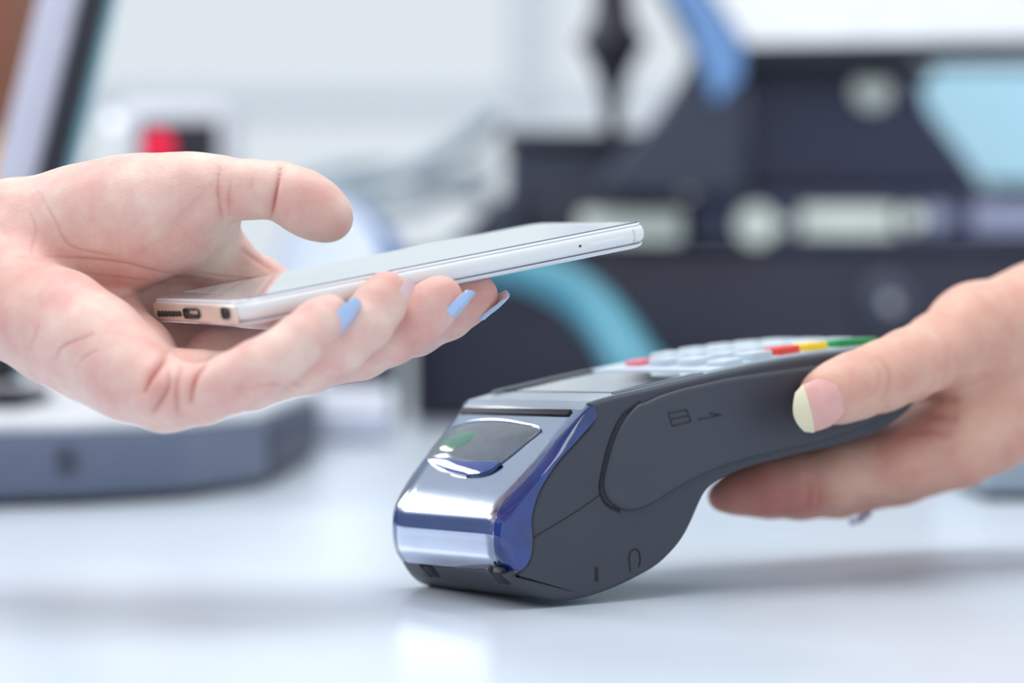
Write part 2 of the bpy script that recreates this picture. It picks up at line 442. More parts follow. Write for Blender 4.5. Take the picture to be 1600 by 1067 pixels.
# printer window: a domed lens on the sloping part of the nose
a0, a1 = uv(812, 750, 0.009), uv(897, 657, 0.0038)
sl = unit(np.r_[a1 - a0, 0])[:2]; nrm2 = np.array([-sl[1], sl[0]]);
if nrm2[1] < 0: nrm2 = -nrm2
nL = nrm2[0] * tL + nrm2[1] * tV
sL = sl[0] * tL + sl[1] * tV
PL0 = T(*(a0 + nrm2 * 0.0005), 0.009)
def lens_outline(pts, n=5, close=True):
    return np.array([on_plane(x, y, PL0, nL) for x, y in catmull(pts, n, close)])
def dome(name, outline, height, mat, parent, lift=0.0, power=2.0, rings=8, skew=None):
    c = outline.mean(0) if skew is None else skew
    V, Fc = [outline + nL * (lift - 0.0006)], []
    n = len(outline)
    for k in range(rings):
        r = 1 - k / rings
        V.append(c + (outline - c) * r + nL * (lift + height * (1 - r ** power)))
    V.append((c + nL * (lift + height))[None])
    for i in range(rings):
        for k in range(n): Fc.append([i * n + k, i * n + (k + 1) % n, (i + 1) * n + (k + 1) % n, (i + 1) * n + k])
    top = (rings + 1) * n
    for k in range(n): Fc.append([rings * n + k, rings * n + (k + 1) % n, top])
    return make(name, np.concatenate(V), Fc, mat, parent, sharp=60)
LENS = [(668, 714), (684, 690), (706, 669), (740, 659), (778, 657), (815, 662), (845, 671), (820, 694), (785, 722), (765, 738), (740, 744), (710, 741), (682, 730)]
lo = lens_outline(LENS)
lens = dome('printer_window', lo, 0.0012, 'lensglass', term, 0.0002, 2.5); lens['label'] = 'domed smoked printer window in the steel nose'
BL = [(672, 719), (690, 717), (720, 719), (755, 723), (783, 724), (765, 738), (740, 743.5), (710, 740.5), (684, 730)]
bl = dome('window_base', lens_outline(BL), 0.0010, 'bluelens', lens, 0.0010, 2.5); bl['label'] = 'deep blue lower rim of the printer window'
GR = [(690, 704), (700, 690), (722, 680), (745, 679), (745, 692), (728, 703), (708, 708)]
gp = dome('green_reflection_patch', lens_outline(GR), 0.0004, 'green_reflection', lens, 0.0012, 2.5); gp['label'] = 'painted green reflection in the printer window'
rim = np.array([p + nL * 0.0004 for p in lo])
tube('window_rim', rim[10:32], 0.00030, 'steel', lens, 6)

# paper slot above the nose
for (pa, pb, rr, mt, nm) in (((738, 627), (897, 641), 0.0011, 'seam', 'paper_slot'),):
    su = uv(906, 647, 0.0034) + nrm2 * 0.0003
    w0, w1 = 0.0085, TW - 0.0040
    V, Fc = box_geo(T(su[0], su[1], (w0 + w1) / 2), sL, tW, nL, 0.0024, w1 - w0, 0.0016, 0.0003)
    make(nm, V, Fc, mt, term)
# tear bar: bright lip where nose meets deck
la, lb = uv(911, 642, 0.003), uv(931, 627.5, 0.0)
ld = unit(np.r_[lb - la, 0])[:2]; ln_ = np.array([-ld[1], ld[0]]); ln_ = ln_ if ln_[1] > 0 else -ln_
lm = (la + lb) / 2 - ln_ * 0.0002
V, Fc = box_geo(T(lm[0], lm[1], TW / 2), ld[0] * tL + ld[1] * tV, tW, ln_[0] * tL + ln_[1] * tV, np.linalg.norm(lb - la), TW - 0.007, 0.0016, 0.0005)
make('tear_bar', V, Fc, 'deck', term)

# deck on top
topc = resample(catmull(uvl(TOP), 6), 60)
dN = np.gradient(topc, axis=0); dN = np.stack([-dN[:, 1], dN[:, 0]], 1); dN /= np.linalg.norm(dN, axis=1)[:, None]
tops = np.r_[0, np.cumsum(np.linalg.norm(np.diff(topc, axis=0), axis=1))]
def deck_at(s, h=0.0):
    i = np.interp(s, tops, np.arange(len(tops))); a = int(min(i, len(tops) - 2)); f_ = i - a
    p = topc[a] * (1 - f_) + topc[a + 1] * f_; n_ = dN[a] * (1 - f_) + dN[a + 1] * f_
    return p + h * n_, n_ / np.linalg.norm(n_)
def deck_s(px, py, w):
    """arc length along the deck of a picture point at offset w"""
    best = None
    for s in np.linspace(0, tops[-1], 400):
        p, _ = deck_at(s); q = project(T(p[0], p[1], w))
        e = abs(q[0] - px)
        if best is None or e < best[0]: best = (e, s)
    return best[1]
def deck_strip(name, s0, s1, w0, w1, h0, h1, mat, parent, n=12, bevel=0.0):
    A, B = [], []
    for s in np.linspace(s0, s1, n):
        A.append(deck_at(s, h0)[0]); B.append(deck_at(s, h1)[0])
    ring = np.array(A + B[::-1]); V = np.r_[Tpoly(ring, w0), Tpoly(ring, w1)]; m = 2 * n
    Fc = [list(range(m)), list(range(m, 2 * m))] + [[k, (k + 1) % m, (k + 1) % m + m, k + m] for k in range(m)]
    return make(name, V, Fc, mat, parent, sharp=30)
sEnd = tops[-1]
deck_strip('deck_plate', 0.0004, sEnd, 0.0032, TW - 0.0032, -0.001, 0.0005, 'deck', term)
sA, sB = deck_s(955, 0, 0.006), deck_s(1092, 0, 0.006)
deck_strip('screen_bezel', sA - 0.002, sB + 0.002, TW - 0.0072, TW - 0.0035, 0.0, 0.0014, 'rail', term)
deck_strip('screen_bezel', sA, sB, 0.0036, 0.0056, 0.0, 0.0009, 'rail', term)
lcd = deck_strip('screen', sA + 0.002, sB, 0.008, TW - 0.0075, 0.0, 0.0008, 'lcd', term); lcd['label'] = 'glossy grey display glass'
deck_strip('painted_screen_shade', sA + 0.001, sB + 0.001, TW - 0.010, TW - 0.0072, 0.0, 0.0012, 'seam', term)  # black strip painting the shade along the far side of the screen recess
deck_strip('keypad_plate', sB + 0.003, sEnd - 0.001, 0.0042, TW - 0.0036, 0.0003, 0.0012, 'key', term)

def key(s, w, ls, lw, mat, h=0.0030, label=None):
    p, n_ = deck_at(s, h / 2 + 0.0008); t2 = np.array([n_[1], -n_[0]])
    V, Fc = box_geo(T(p[0], p[1], w), t2[0] * tL + t2[1] * tV, tW, n_[0] * tL + n_[1] * tV, ls, lw, h, 0.0007, 2)
    o = make('key', V, Fc, mat, term)
    if label: o['label'] = label
wc = [0.0105, 0.0265, 0.0425, 0.0585]
sr, sy, sg = deck_s(1222, 557, wc[0]), deck_s(1266, 552, wc[0]), deck_s(1328, 542, wc[0])
pit = sy - sr
key(sr, wc[0], 0.0095, 0.0095, 'key_red', label='red key')
key(sy, wc[0], 0.0095, 0.0095, 'key_yellow', label='yellow key')
key(sg + 0.001, wc[0] + 0.001, 0.0185, 0.0105, 'key_green', label='long green key')
key(sr - pit, wc[0], 0.0095, 0.0105, 'key')
for i in range(-2, 4):
    for j in (1, 2, 3):
        if i == -2 and j == 3:
            key(sr + i * pit, wc[j], 0.008, 0.009, 'key_pink', 0.0022, 'small pinkish red key'); continue
        if sr + i * pit + 0.005 < sEnd: key(sr + i * pit, wc[j], 0.0088, 0.0112, 'key')
key(sr - 2 * pit, wc[0], 0.0088, 0.0105, 'key', 0.0022)

# raised swipe cover on the near side
COVER = [(994, 633), (1008, 628), (1030, 618), (1065, 607), (1100, 599), (1136, 591), (1200, 581), (1266, 572), (1330, 564), (1390, 560), (1425, 566), (1436, 585),
         (1425, 610), (1400, 636), (1360, 660), (1300, 683), (1235, 700), (1160, 718), (1105, 737), (1060, 760), (1020, 785), (993, 796), (971, 796), (952, 784), (943, 766), (944, 742), (958, 690), (975, 655)]
cv = dedupe(catmull(uvl(COVER), 3, True))
V = np.concatenate([Tpoly(cv, 0.0008), Tpoly(cv, -0.0006), Tpoly(inset(cv, 0.0007), -0.0013), Tpoly(inset(cv, 0.0016), -0.0015)]); n = len(cv)
Fc = [[i * n + k, i * n + (k + 1) % n, (i + 1) * n + (k + 1) % n, (i + 1) * n + k] for i in range(3) for k in range(n)] + [list(range(3 * n, 4 * n)), list(range(n))]
cover = make('swipe_cover', V, Fc, 'charcoal2', term, sharp=50)
tube('seam', [T(p[0], p[1], -0.00005) for p in catmull(uvl([(1000, 628), (972, 650), (953, 690), (940, 742), (938, 768), (948, 788), (968, 799)]), 5)], 0.0005, 'seam', term, 6)
tube('seam', [T(p[0], p[1], 0.0) for p in uvl([(833, 840), (870, 818), (905, 796), (939, 772)])], 0.00022, 'seam', term, 6)
tube('seam', [T(p[0], p[1], -0.00002) for p in catmull(uvl([(800, 899), (818, 889), (829.5, 870), (832.5, 842), (830.5, 812), (836.5, 785), (848.5, 757), (872.5, 721), (900.5, 690), (930, 656)]), 4)], 0.00025, 'seam', term, 6)
tube('seam', [T(p[0], p[1], 0.0) for p in catmull(uvl([(985, 893), (983, 872), (986, 861), (993, 858), (999, 864), (1000, 876), (998, 886)]), 5)], 0.0003, 'seam', term, 6)
c_ = uv(932, 897); V, Fc = box_geo(T(c_[0], c_[1], 0.0004), tL, tV, tW, 0.0019, 0.0052, 0.0012, 0.0005)
make('strap_slot', V, Fc, 'seam', term)
# pressed card symbol and arrow on the cover
def mark(name, pairs, parent, r=0.00028):
    V, Fc, o = [], [], 0
    for a, b in pairs:
        v_, f_ = tube_geo([T(*uv(*a), -0.00152), T(*uv(*b), -0.00152)], r, 6)
        V.append(v_); Fc += [[i + o for i in f] for f in f_]; o += len(v_)
    return make(name, np.concatenate(V), Fc, 'emboss', parent)
mark('card_symbol', [((1040, 645), (1069, 640)), ((1069, 640), (1075, 658)), ((1075, 658), (1046, 665)), ((1046, 665), (1040, 645)), ((1043, 655), (1072, 649))], cover)
mark('arrow_symbol', [((1087, 655), (1122, 648)), ((1104, 645), (1122, 648))], cover)
# front latches under the nose
for x, y in ((674, 893), (781, 903)):
    hit, hn, _, _ = HOUSE_BVH.ray_cast(Vector(CAM), Vector(ray(x, y)))
    hit, hn = np.array(hit), np.array(hn); hn = hn if hn @ FWD < 0 else -hn
    cu = unit(np.cross(hn, tW)); cu = cu if cu[2] > 0 else -cu; cw = unit(np.cross(cu, hn))
    V, Fc = box_geo(hit - hn * 0.0012, cw, cu, hn, 0.0078, 0.0066, 0.0034, 0.0015)
    lt = make('latch_recess', V, Fc, 'seam', term)
    sg = 1 if cw @ RIGHT < 0 else -1
    V, Fc = box_geo(hit + cw * sg * 0.0034 - hn * 0.0004 + cu * 0.0005, cw, cu, hn, 0.0012, 0.0072, 0.0024, 0.0005)
    make('latch_tab', V, Fc, 'charcoal2', lt)

# ------------------------------------------------------------------ smartphone
Rp = np.array([[0.84922284, -0.50776052, 0.14491312], [0.18337589, 0.02623664, -0.98269269], [0.49517052, 0.86109865, 0.11539179]])
tp = np.array([-0.08289651, 0.01283594, 0.89544016])
def c2w(v): return v[0] * RIGHT + v[1] * UP + v[2] * FWD
pX, pY, pZ = c2w(Rp[:, 0]), c2w(Rp[:, 1]), -c2w(Rp[:, 2])      # length, width (away), up out of the screen
pO = CAM + c2w(tp) - 0.0022 * pX                                                # near corner of the top face, at the foot end
PLn, PWd, PT = 0.155, 0.0735, 0.0086
def PH(x, y, z): return pO + x * pX + y * pY + z * pZ
def side_x(px, py):
    p = on_plane(px, py, pO, pY) - pO; return p @ pX, p @ pZ
def end_y(px, py):
    p = on_plane(px, py, pO, pX) - pO; return p @ pY, p @ pZ
def rrect(x0, x1, y0, y1, r, n=8):
    P = []
    for cx_, cy_, a0_ in ((x1 - r, y1 - r, 0), (x0 + r, y1 - r, 90), (x0 + r, y0 + r, 180), (x1 - r, y0 + r, 270)):
        for k in range(n + 1):
            a = math.radians(a0_ + 90 * k / n); P.append((cx_ + r * math.cos(a), cy_ + r * math.sin(a)))
    return np.array(P)
def slab(name, layers, mat, parent, r0=0.0075, sharp=40):
    """stack of rounded rectangles: (inset, z)"""
    V, Fc = [], []
    for ins, z in layers:
        V.append(np.array([PH(x, y, z) for x, y in rrect(ins, PLn - ins, ins, PWd - ins, r0 - ins * 0.6)]))
    n = len(V[0])
    for i in range(len(layers) - 1):
        for k in range(n): Fc.append([i * n + k, i * n + (k + 1) % n, (i + 1) * n + (k + 1) % n, (i + 1) * n + k])
    Fc.append(list(range(n))); Fc.append(list(range((len(layers) - 1) * n, len(layers) * n)))
    return make(name, np.concatenate(V), Fc, mat, parent, sharp=sharp)
phone = root('smartphone', PH(PLn / 2, PWd / 2, -PT), 'pearl white smartphone lying tilted in the hand above the card terminal', 'smartphone')
def arc_layers(z0, z1, depth, n=7, base=0.0):
    zc, hz = (z0 + z1) / 2, (z1 - z0) / 2
    return [(base + depth * (1 - math.cos(math.asin(max(-1, min(1, t))))), zc + hz * t) for t in np.linspace(-1, 1, n)]
frame = slab('frame', arc_layers(-PT + 0.0018, -0.0007, 0.0016, 9), 'phone_white', phone)
slab('back_shell', [(0.004, -PT), (0.0022, -PT + 0.0002), (0.0012, -PT + 0.0007), (0.0008, -PT + 0.0014), (0.0012, -PT + 0.0016)], 'phone_bezel', phone)
slab('shell_joint', [(0.0018, -PT + 0.0012), (0.0018, -PT + 0.0022)], 'phone_line', phone)
slab('front_glass', [(0.0012, -0.0010), (0.0009, -0.0006), (0.0013, -0.0001), (0.0022, 0.0)], 'phone_bezel', phone)
V = np.array([PH(x, y, 0.00006) for x, y in rrect(0.0125, PLn - 0.0105, 0.0028, PWd - 0.0028, 0.0015, 3)])
Vs, Fs = prism_geo(V, -pZ * 0.0003)
scn = make('screen', Vs, Fs, 'phone_screen', phone); scn['label'] = 'glossy reflecting screen with an added pale glow'
gl = np.array([PH(x, y, 0.00008) for x, y in [(0.004, 0.0024), (PLn - 0.004, 0.0024)]])
tube('screen_edge', gl, 0.00018, 'phone_line', phone, 6)
# foot end: speaker slots, charging port, headphone socket
def end_piece(name, px0, px1, py0, py1, mat, parent, proud=0.0001, rr=None):
    y0, z0 = end_y(px0, py1); y1, z1 = end_y(px1, py0)
    c = PH(-proud, (y0 + y1) / 2, (z0 + z1) / 2)
    V, Fc = box_geo(c, pX, pY, pZ, 0.0012, abs(y1 - y0), abs(z1 - z0), min(abs(y1 - y0), abs(z1 - z0)) * 0.42 if rr is None else rr, 3)
    return make(name, V, Fc, mat, parent)
plate = end_piece('end_plate', 243, 366, 478, 500, 'phone_hand_reflection', frame, -0.00045, 0.0004); plate['label'] = 'foot end with painted warm reflection of the hand'
for k in range(7):
    x = 249.5 + k * 5.4; end_piece('speaker_slot', x - 1.7, x + 1.7, 485.5, 494.5, 'hole', frame)
port = end_piece('charging_port', 291, 312, 481.5, 497, 'hole', frame); end_piece('port_tongue', 300, 311, 484, 490, 'metal', port, 0.0003, 0.0003)
end_piece('headphone_socket', 351, 358.5, 479.5, 498, 'hole', frame)
# long side: tray, pinhole, antenna band
def side_piece(name, pts, mat, parent, proud=0.0001, sz=None):
    xs = [side_x(*p) for p in pts]; x0, x1 = min(x for x, _ in xs), max(x for x, _ in xs)
    zc = np.mean([z for _, z in xs]); hz = sz
    V, Fc = box_geo(PH((x0 + x1) / 2, -proud + 0.0006, zc), pX, pY, pZ, x1 - x0, 0.0012, hz, min(hz, x1 - x0) * 0.42, 3)
    return make(name, V, Fc, mat, parent)
side_piece('card_tray', [(916, 384), (981, 371)], 'phone_bezel', frame, 0.0001, 0.0024)
side_piece('tray_pinhole', [(904, 385), (909, 384)], 'hole', frame, 0.00015, 0.0010)
side_piece('antenna_band', [(990, 369), (993, 368)], 'antenna', frame, 0.00012, 0.0046)

# ------------------------------------------------------------------ hands: one continuous skin each, grown from a distance field
class Field:
    def __init__(self, lo, hi, h):
        self.lo = np.asarray(lo, float); self.h = h
        self.n = np.ceil((np.asarray(hi) - self.lo) / h).astype(int) + 1
        self.ax = [(self.lo[i] + np.arange(self.n[i]) * h).astype(np.float32) for i in range(3)]
    def new(self): return np.full(self.n, 0.02, np.float32)
    def sub(self, lo, hi):
        s = []
        for i in range(3):
            a = max(0, int((lo[i] - self.lo[i]) / self.h)); b = min(self.n[i], int((hi[i] - self.lo[i]) / self.h) + 2)
            if b <= a: return None
            s.append(slice(a, b))
        return tuple(s)
    def grid(self, s):
        return self.ax[0][s[0]][:, None, None], self.ax[1][s[1]][None, :, None], self.ax[2][s[2]][None, None, :]
def smin(a, b, k):
    hh = np.clip(0.5 + 0.5 * (b - a) / k, 0, 1)
    return b * (1 - hh) + a * hh - k * hh * (1 - hh)
def add_cone(fd, g, a, b, ra, rb, k):
    a, b = np.asarray(a), np.asarray(b); pad = max(ra, rb) + k + 0.012
    s = fd.sub(np.minimum(a, b) - pad, np.maximum(a, b) + pad)
    if s is None: return
    X, Y, Z = fd.grid(s); d = b - a; dd = d @ d
    t = np.clip(((X - a[0]) * d[0] + (Y - a[1]) * d[1] + (Z - a[2]) * d[2]) / dd, 0, 1)
    q = np.sqrt((X - a[0] - t * d[0]) ** 2 + (Y - a[1] - t * d[1]) ** 2 + (Z - a[2] - t * d[2]) ** 2) - (ra + (rb - ra) * t)
    g[s] = smin(g[s], q.astype(np.float32), k)
def add_chain(fd, g, joints, k):
    """joints: (point, radius) list"""
    P = np.array([j[0] for j in joints]); R = np.array([j[1] for j in joints])
    for i in range(len(P) - 1): add_cone(fd, g, P[i], P[i + 1], R[i], R[i + 1], k)
def add_ellipsoid(fd, g, c, axes, radii, k):
    c = np.asarray(c); r = np.asarray(radii); pad = max(r) + k + 0.01
    s = fd.sub(c - pad, c + pad)
    if s is None: return
    X, Y, Z = fd.grid(s); k0 = 0; k1 = 0
    for a, rr in zip(axes, r):
        p = (X - c[0]) * a[0] + (Y - c[1]) * a[1] + (Z - c[2]) * a[2]
        k0 = k0 + (p / rr) ** 2; k1 = k1 + (p / rr ** 2) ** 2
    k0 = np.sqrt(k0); k1 = np.sqrt(k1) + 1e-9
    g[s] = smin(g[s], (k0 * (k0 - 1) / k1).astype(np.float32), k)
def surface_nets(fd, g):
    g[0] = 0.001; g[-1] = 0.001; g[:, 0] = 0.001; g[:, -1] = 0.001; g[:, :, 0] = 0.001; g[:, :, -1] = 0.001
    ins = g < 0
    nx, ny, nz = g.shape
    c8 = [(i, j, k) for i in (0, 1) for j in (0, 1) for k in (0, 1)]
    cnt = np.zeros((nx - 1, ny - 1, nz - 1), np.int8)
    for i, j, k in c8: cnt += ins[i:nx - 1 + i, j:ny - 1 + j, k:nz - 1 + k]
    act = (cnt > 0) & (cnt < 8)
    idx = np.full(act.shape, -1, np.int64); cells = np.argwhere(act); idx[act] = np.arange(len(cells))
    acc = np.zeros((len(cells), 3)); num = np.zeros(len(cells))
    ci, cj, ck = cells.T
    vals = {c: g[ci + c[0], cj + c[1], ck + c[2]].astype(float) for c in c8}
    for c in c8:
        for ax in range(3):
            if c[ax] == 0:
                e = list(c); e[ax] = 1; e = tuple(e); a, b = vals[c], vals[e]
                m = (a < 0) != (b < 0); t = np.where(m, a / np.where(m, a - b, 1), 0)
                p = np.tile(np.array(c, float), (len(cells), 1)); p[:, ax] += t
                acc[m] += p[m]; num[m] += 1
    V = fd.lo + (cells + acc / num[:, None]) * fd.h
    faces = []
    for ax in range(3):
        a = [slice(None)] * 3; b = [slice(None)] * 3; a[ax] = slice(0, -1); b[ax] = slice(1, None)
        cr = np.argwhere(ins[tuple(a)] != ins[tuple(b)])
        o1, o2 = [(1, 2), (2, 0), (0, 1)][ax]
        ok = (cr[:, o1] > 0) & (cr[:, o2] > 0) & (cr[:, o1] < g.shape[o1] - 1) & (cr[:, o2] < g.shape[o2] - 1)
        cr = cr[ok]; flip = ins[tuple(cr.T)]
        q = []
        for d1, d2 in ((0, 0), (-1, 0), (-1, -1), (0, -1)):
            e = cr.copy(); e[:, o1] += d1; e[:, o2] += d2; q.append(idx[tuple(e.T)])
        q = np.stack(q, 1); q[~flip] = q[~flip][:, ::-1]
        faces.append(q)
    return V, np.concatenate(faces)
def relax(V, Fq, it=2, lam=0.5):
    E = np.concatenate([Fq[:, [0, 1]], Fq[:, [1, 2]], Fq[:, [2, 3]], Fq[:, [3, 0]]])
    for _ in range(it):
        acc = np.zeros_like(V); cnt = np.bincount(E.ravel(), minlength=len(V)).astype(float)
        for i in range(3):
            acc[:, i] = np.bincount(E[:, 0], V[E[:, 1], i], len(V)) + np.bincount(E[:, 1], V[E[:, 0], i], len(V))
        V = V + lam * (acc / np.maximum(cnt, 1)[:, None] - V)
    return V
def vnormals(V, Fq):
    fn = np.cross(V[Fq[:, 2]] - V[Fq[:, 0]], V[Fq[:, 3]] - V[Fq[:, 1]])
    N = np.zeros_like(V)
    for c in range(4):
        for i in range(3): N[:, i] += np.bincount(Fq[:, c], fn[:, i], len(V))
    return N / np.maximum(np.linalg.norm(N, axis=1), 1e-12)[:, None]
def seg_dist2(P, a, b):
    d = b - a; t = np.clip((P - a) @ d / max(d @ d, 1e-9), 0, 1); return np.linalg.norm(P - a - t[:, None] * d, axis=1)
def split_quads(V, Fq):
    E = np.concatenate([Fq[:, [0, 1]], Fq[:, [1, 2]], Fq[:, [2, 3]], Fq[:, [3, 0]]]); E.sort(1)
    U, inv = np.unique(E, axis=0, return_inverse=True); inv = inv.ravel()
    nv, nf = len(V), len(Fq); mids = V[U].mean(1); cen = V[Fq].mean(1)
    e = [nv + inv[i * nf:(i + 1) * nf] for i in range(4)]; c = nv + len(U) + np.arange(nf)
    F2 = np.concatenate([np.stack([Fq[:, i], e[i], c, e[i - 1]], 1) for i in range(4)])
    return np.concatenate([V, mids, cen]), F2
def hand_mesh(name, V, Fq, mat, creases, flush, label, category):
    """creases: (picture polyline, half width, depth) pressed into the side that faces the viewer; flush: redder spots"""
    N = vnormals(V, Fq); x, y, d = project(V); pp = np.stack([x, y], 1)
    face = np.clip(-(N @ FWD) * 2.0, 0, 1)
    disp = np.zeros(len(V)); red = np.zeros(len(V))
    for pl, hw, dep, rd in creases:
        C = catmull(pl, 4); L_ = len(C); mn = np.full(len(V), 1e9); fade = np.zeros(len(V))
        lo_, hi_ = C.min(0) - 25, C.max(0) + 25
        sel = np.where((pp[:, 0] > lo_[0]) & (pp[:, 0] < hi_[0]) & (pp[:, 1] > lo_[1]) & (pp[:, 1] < hi_[1]))[0]
        for i in range(L_ - 1):
            q = seg_dist2(pp[sel], C[i], C[i + 1]); better = q < mn[sel]
            mn[sel[better]] = q[better]; fade[sel[better]] = math.sin(math.pi * (0.12 + 0.76 * (i + 0.5) / L_))
        wgt = np.exp(-(mn / hw) ** 2) * fade * face
        disp += dep * wgt; red = np.maximum(red, rd * np.exp(-(mn / (hw * 1.2)) ** 2) * fade * face)
    V = V - N * disp[:, None]
    for c, rad, wt in flush:
        red += wt * np.exp(-(np.linalg.norm(V - c, axis=1) / rad) ** 2)
    me = bpy.data.meshes.new(name)
    me.vertices.add(len(V)); me.vertices.foreach_set('co', V.astype(np.float32).ravel())
    me.loops.add(Fq.size); me.loops.foreach_set('vertex_index', Fq.astype(np.int32).ravel())
    me.polygons.add(len(Fq)); me.polygons.foreach_set('loop_start', np.arange(0, Fq.size, 4, dtype=np.int32))
    me.polygons.foreach_set('use_smooth', np.ones(len(Fq), bool))
    me.update(calc_edges=True); me.validate()
    a_ = me.attributes.new('flush', 'FLOAT', 'POINT'); a_.data.foreach_set('value', np.clip(red, 0, 1).astype(np.float32))
    me.materials.append(M[mat])
    o = bpy.data.objects.new(name, me); COL.objects.link(o); ROOT[o.name] = np.zeros(3)
    return tag(o, label, category)
def phone_dist(X, Y, Z, grow):
    p = np.stack([X - pO[0], Y - pO[1], Z - pO[2]], -1)
    q = np.stack([np.abs(p @ pX - PLn / 2) - PLn / 2, np.abs(p @ pY - PWd / 2) - PWd / 2, np.abs(p @ pZ + PT / 2) - PT / 2], -1) + 0.0035 - grow
    return np.linalg.norm(np.maximum(q, 0), axis=-1) + np.minimum(q.max(-1), 0) - 0.0035
def poly_dist(P, Q):
    best = np.full(len(P), 1e9); inside = np.zeros(len(P), bool); n = len(Q)
    for i in range(n):
        a, b = Q[i], Q[(i + 1) % n]
        best = np.minimum(best, seg_dist2(P, a, b))
        c = (a[1] > P[:, 1]) != (b[1] > P[:, 1])
        xx = (b[0] - a[0]) * (P[:, 1] - a[1]) / (b[1] - a[1] + 1e-12) + a[0]
        inside ^= c & (P[:, 0] < xx)
    return np.where(inside, -best, best)
def carve(fd, g, dist):
    band = np.argwhere(g < 0.006)
    p = fd.lo + band * fd.h; q = dist(p)
    v = g[tuple(band.T)].astype(float); k = 0.0012
    r = -smin(-v, q, k)
    g[tuple(band.T)] = r.astype(np.float32)

mm = 0.001
def J(px, py, d, r): return (at(px, py, d), r * mm)
def nail(name, hand, tip, back, dorsal, r, length, width, mat, lift=0.0, v0=0.0, v1=1.0, over=0.0, nu=14, nv=10, rnd=0.10, slope=0.13):
    """curved plate over the last finger joint. tip/back: axis points, dorsal: direction the nail faces"""
    a = unit(tip - back); dn = unit(dorsal - a * (np.asarray(dorsal) @ a)); sd = np.cross(a, dn)
    V, Fc = [], []
    for layer in (0, 1):
        for j in range(nv + 1):
            t = v0 + (v1 - v0) * j / nv
            for i in range(nu + 1):
                u = (2 * i / nu - 1)
                wf = 1.0 - 0.35 * max(0, 0.25 - t) / 0.25 * abs(u) ** 2 - 0.18 * max(0, t - 0.7) / 0.3
                ang = u * (width / 2) / r * wf
                endr = (rnd if t > 0.5 else 0.10) * (1 - u * u)                       # rounded free edge and base
                tt = t + (endr * (t - 0.5) * 2)
                along = (tt - 0.55) * length + over
                drop = 0.16 * r * max(0, tt - 0.45) ** 2 * 2.2 + 0.10 * r * max(0, 0.2 - tt)
                rr = r + lift - drop + max(0.0, -along) * slope - (0.00035 if layer else 0)
                V.append(tip + a * along + rr * (math.cos(ang) * dn + math.sin(ang) * sd))
    m = (nu + 1) * (nv + 1)
    for j in range(nv):
        for i in range(nu):
            q = [j * (nu + 1) + i, j * (nu + 1) + i + 1, (j + 1) * (nu + 1) + i + 1, (j + 1) * (nu + 1) + i]
            Fc.append(q); Fc.append([x + m for x in q[::-1]])
    edge = [j * (nu + 1) for j in range(nv + 1)] + [nv * (nu + 1) + i for i in range(1, nu + 1)] + [j * (nu + 1) + nu for j in range(nv - 1, -1, -1)] + [i for i in range(nu - 1, 0, -1)]
    for k in range(len(edge)):
        p, q = edge[k], edge[(k + 1) % len(edge)]; Fc.append([p, q, q + m, p + m])
    return make(name, V, Fc, mat, hand, sharp=50)

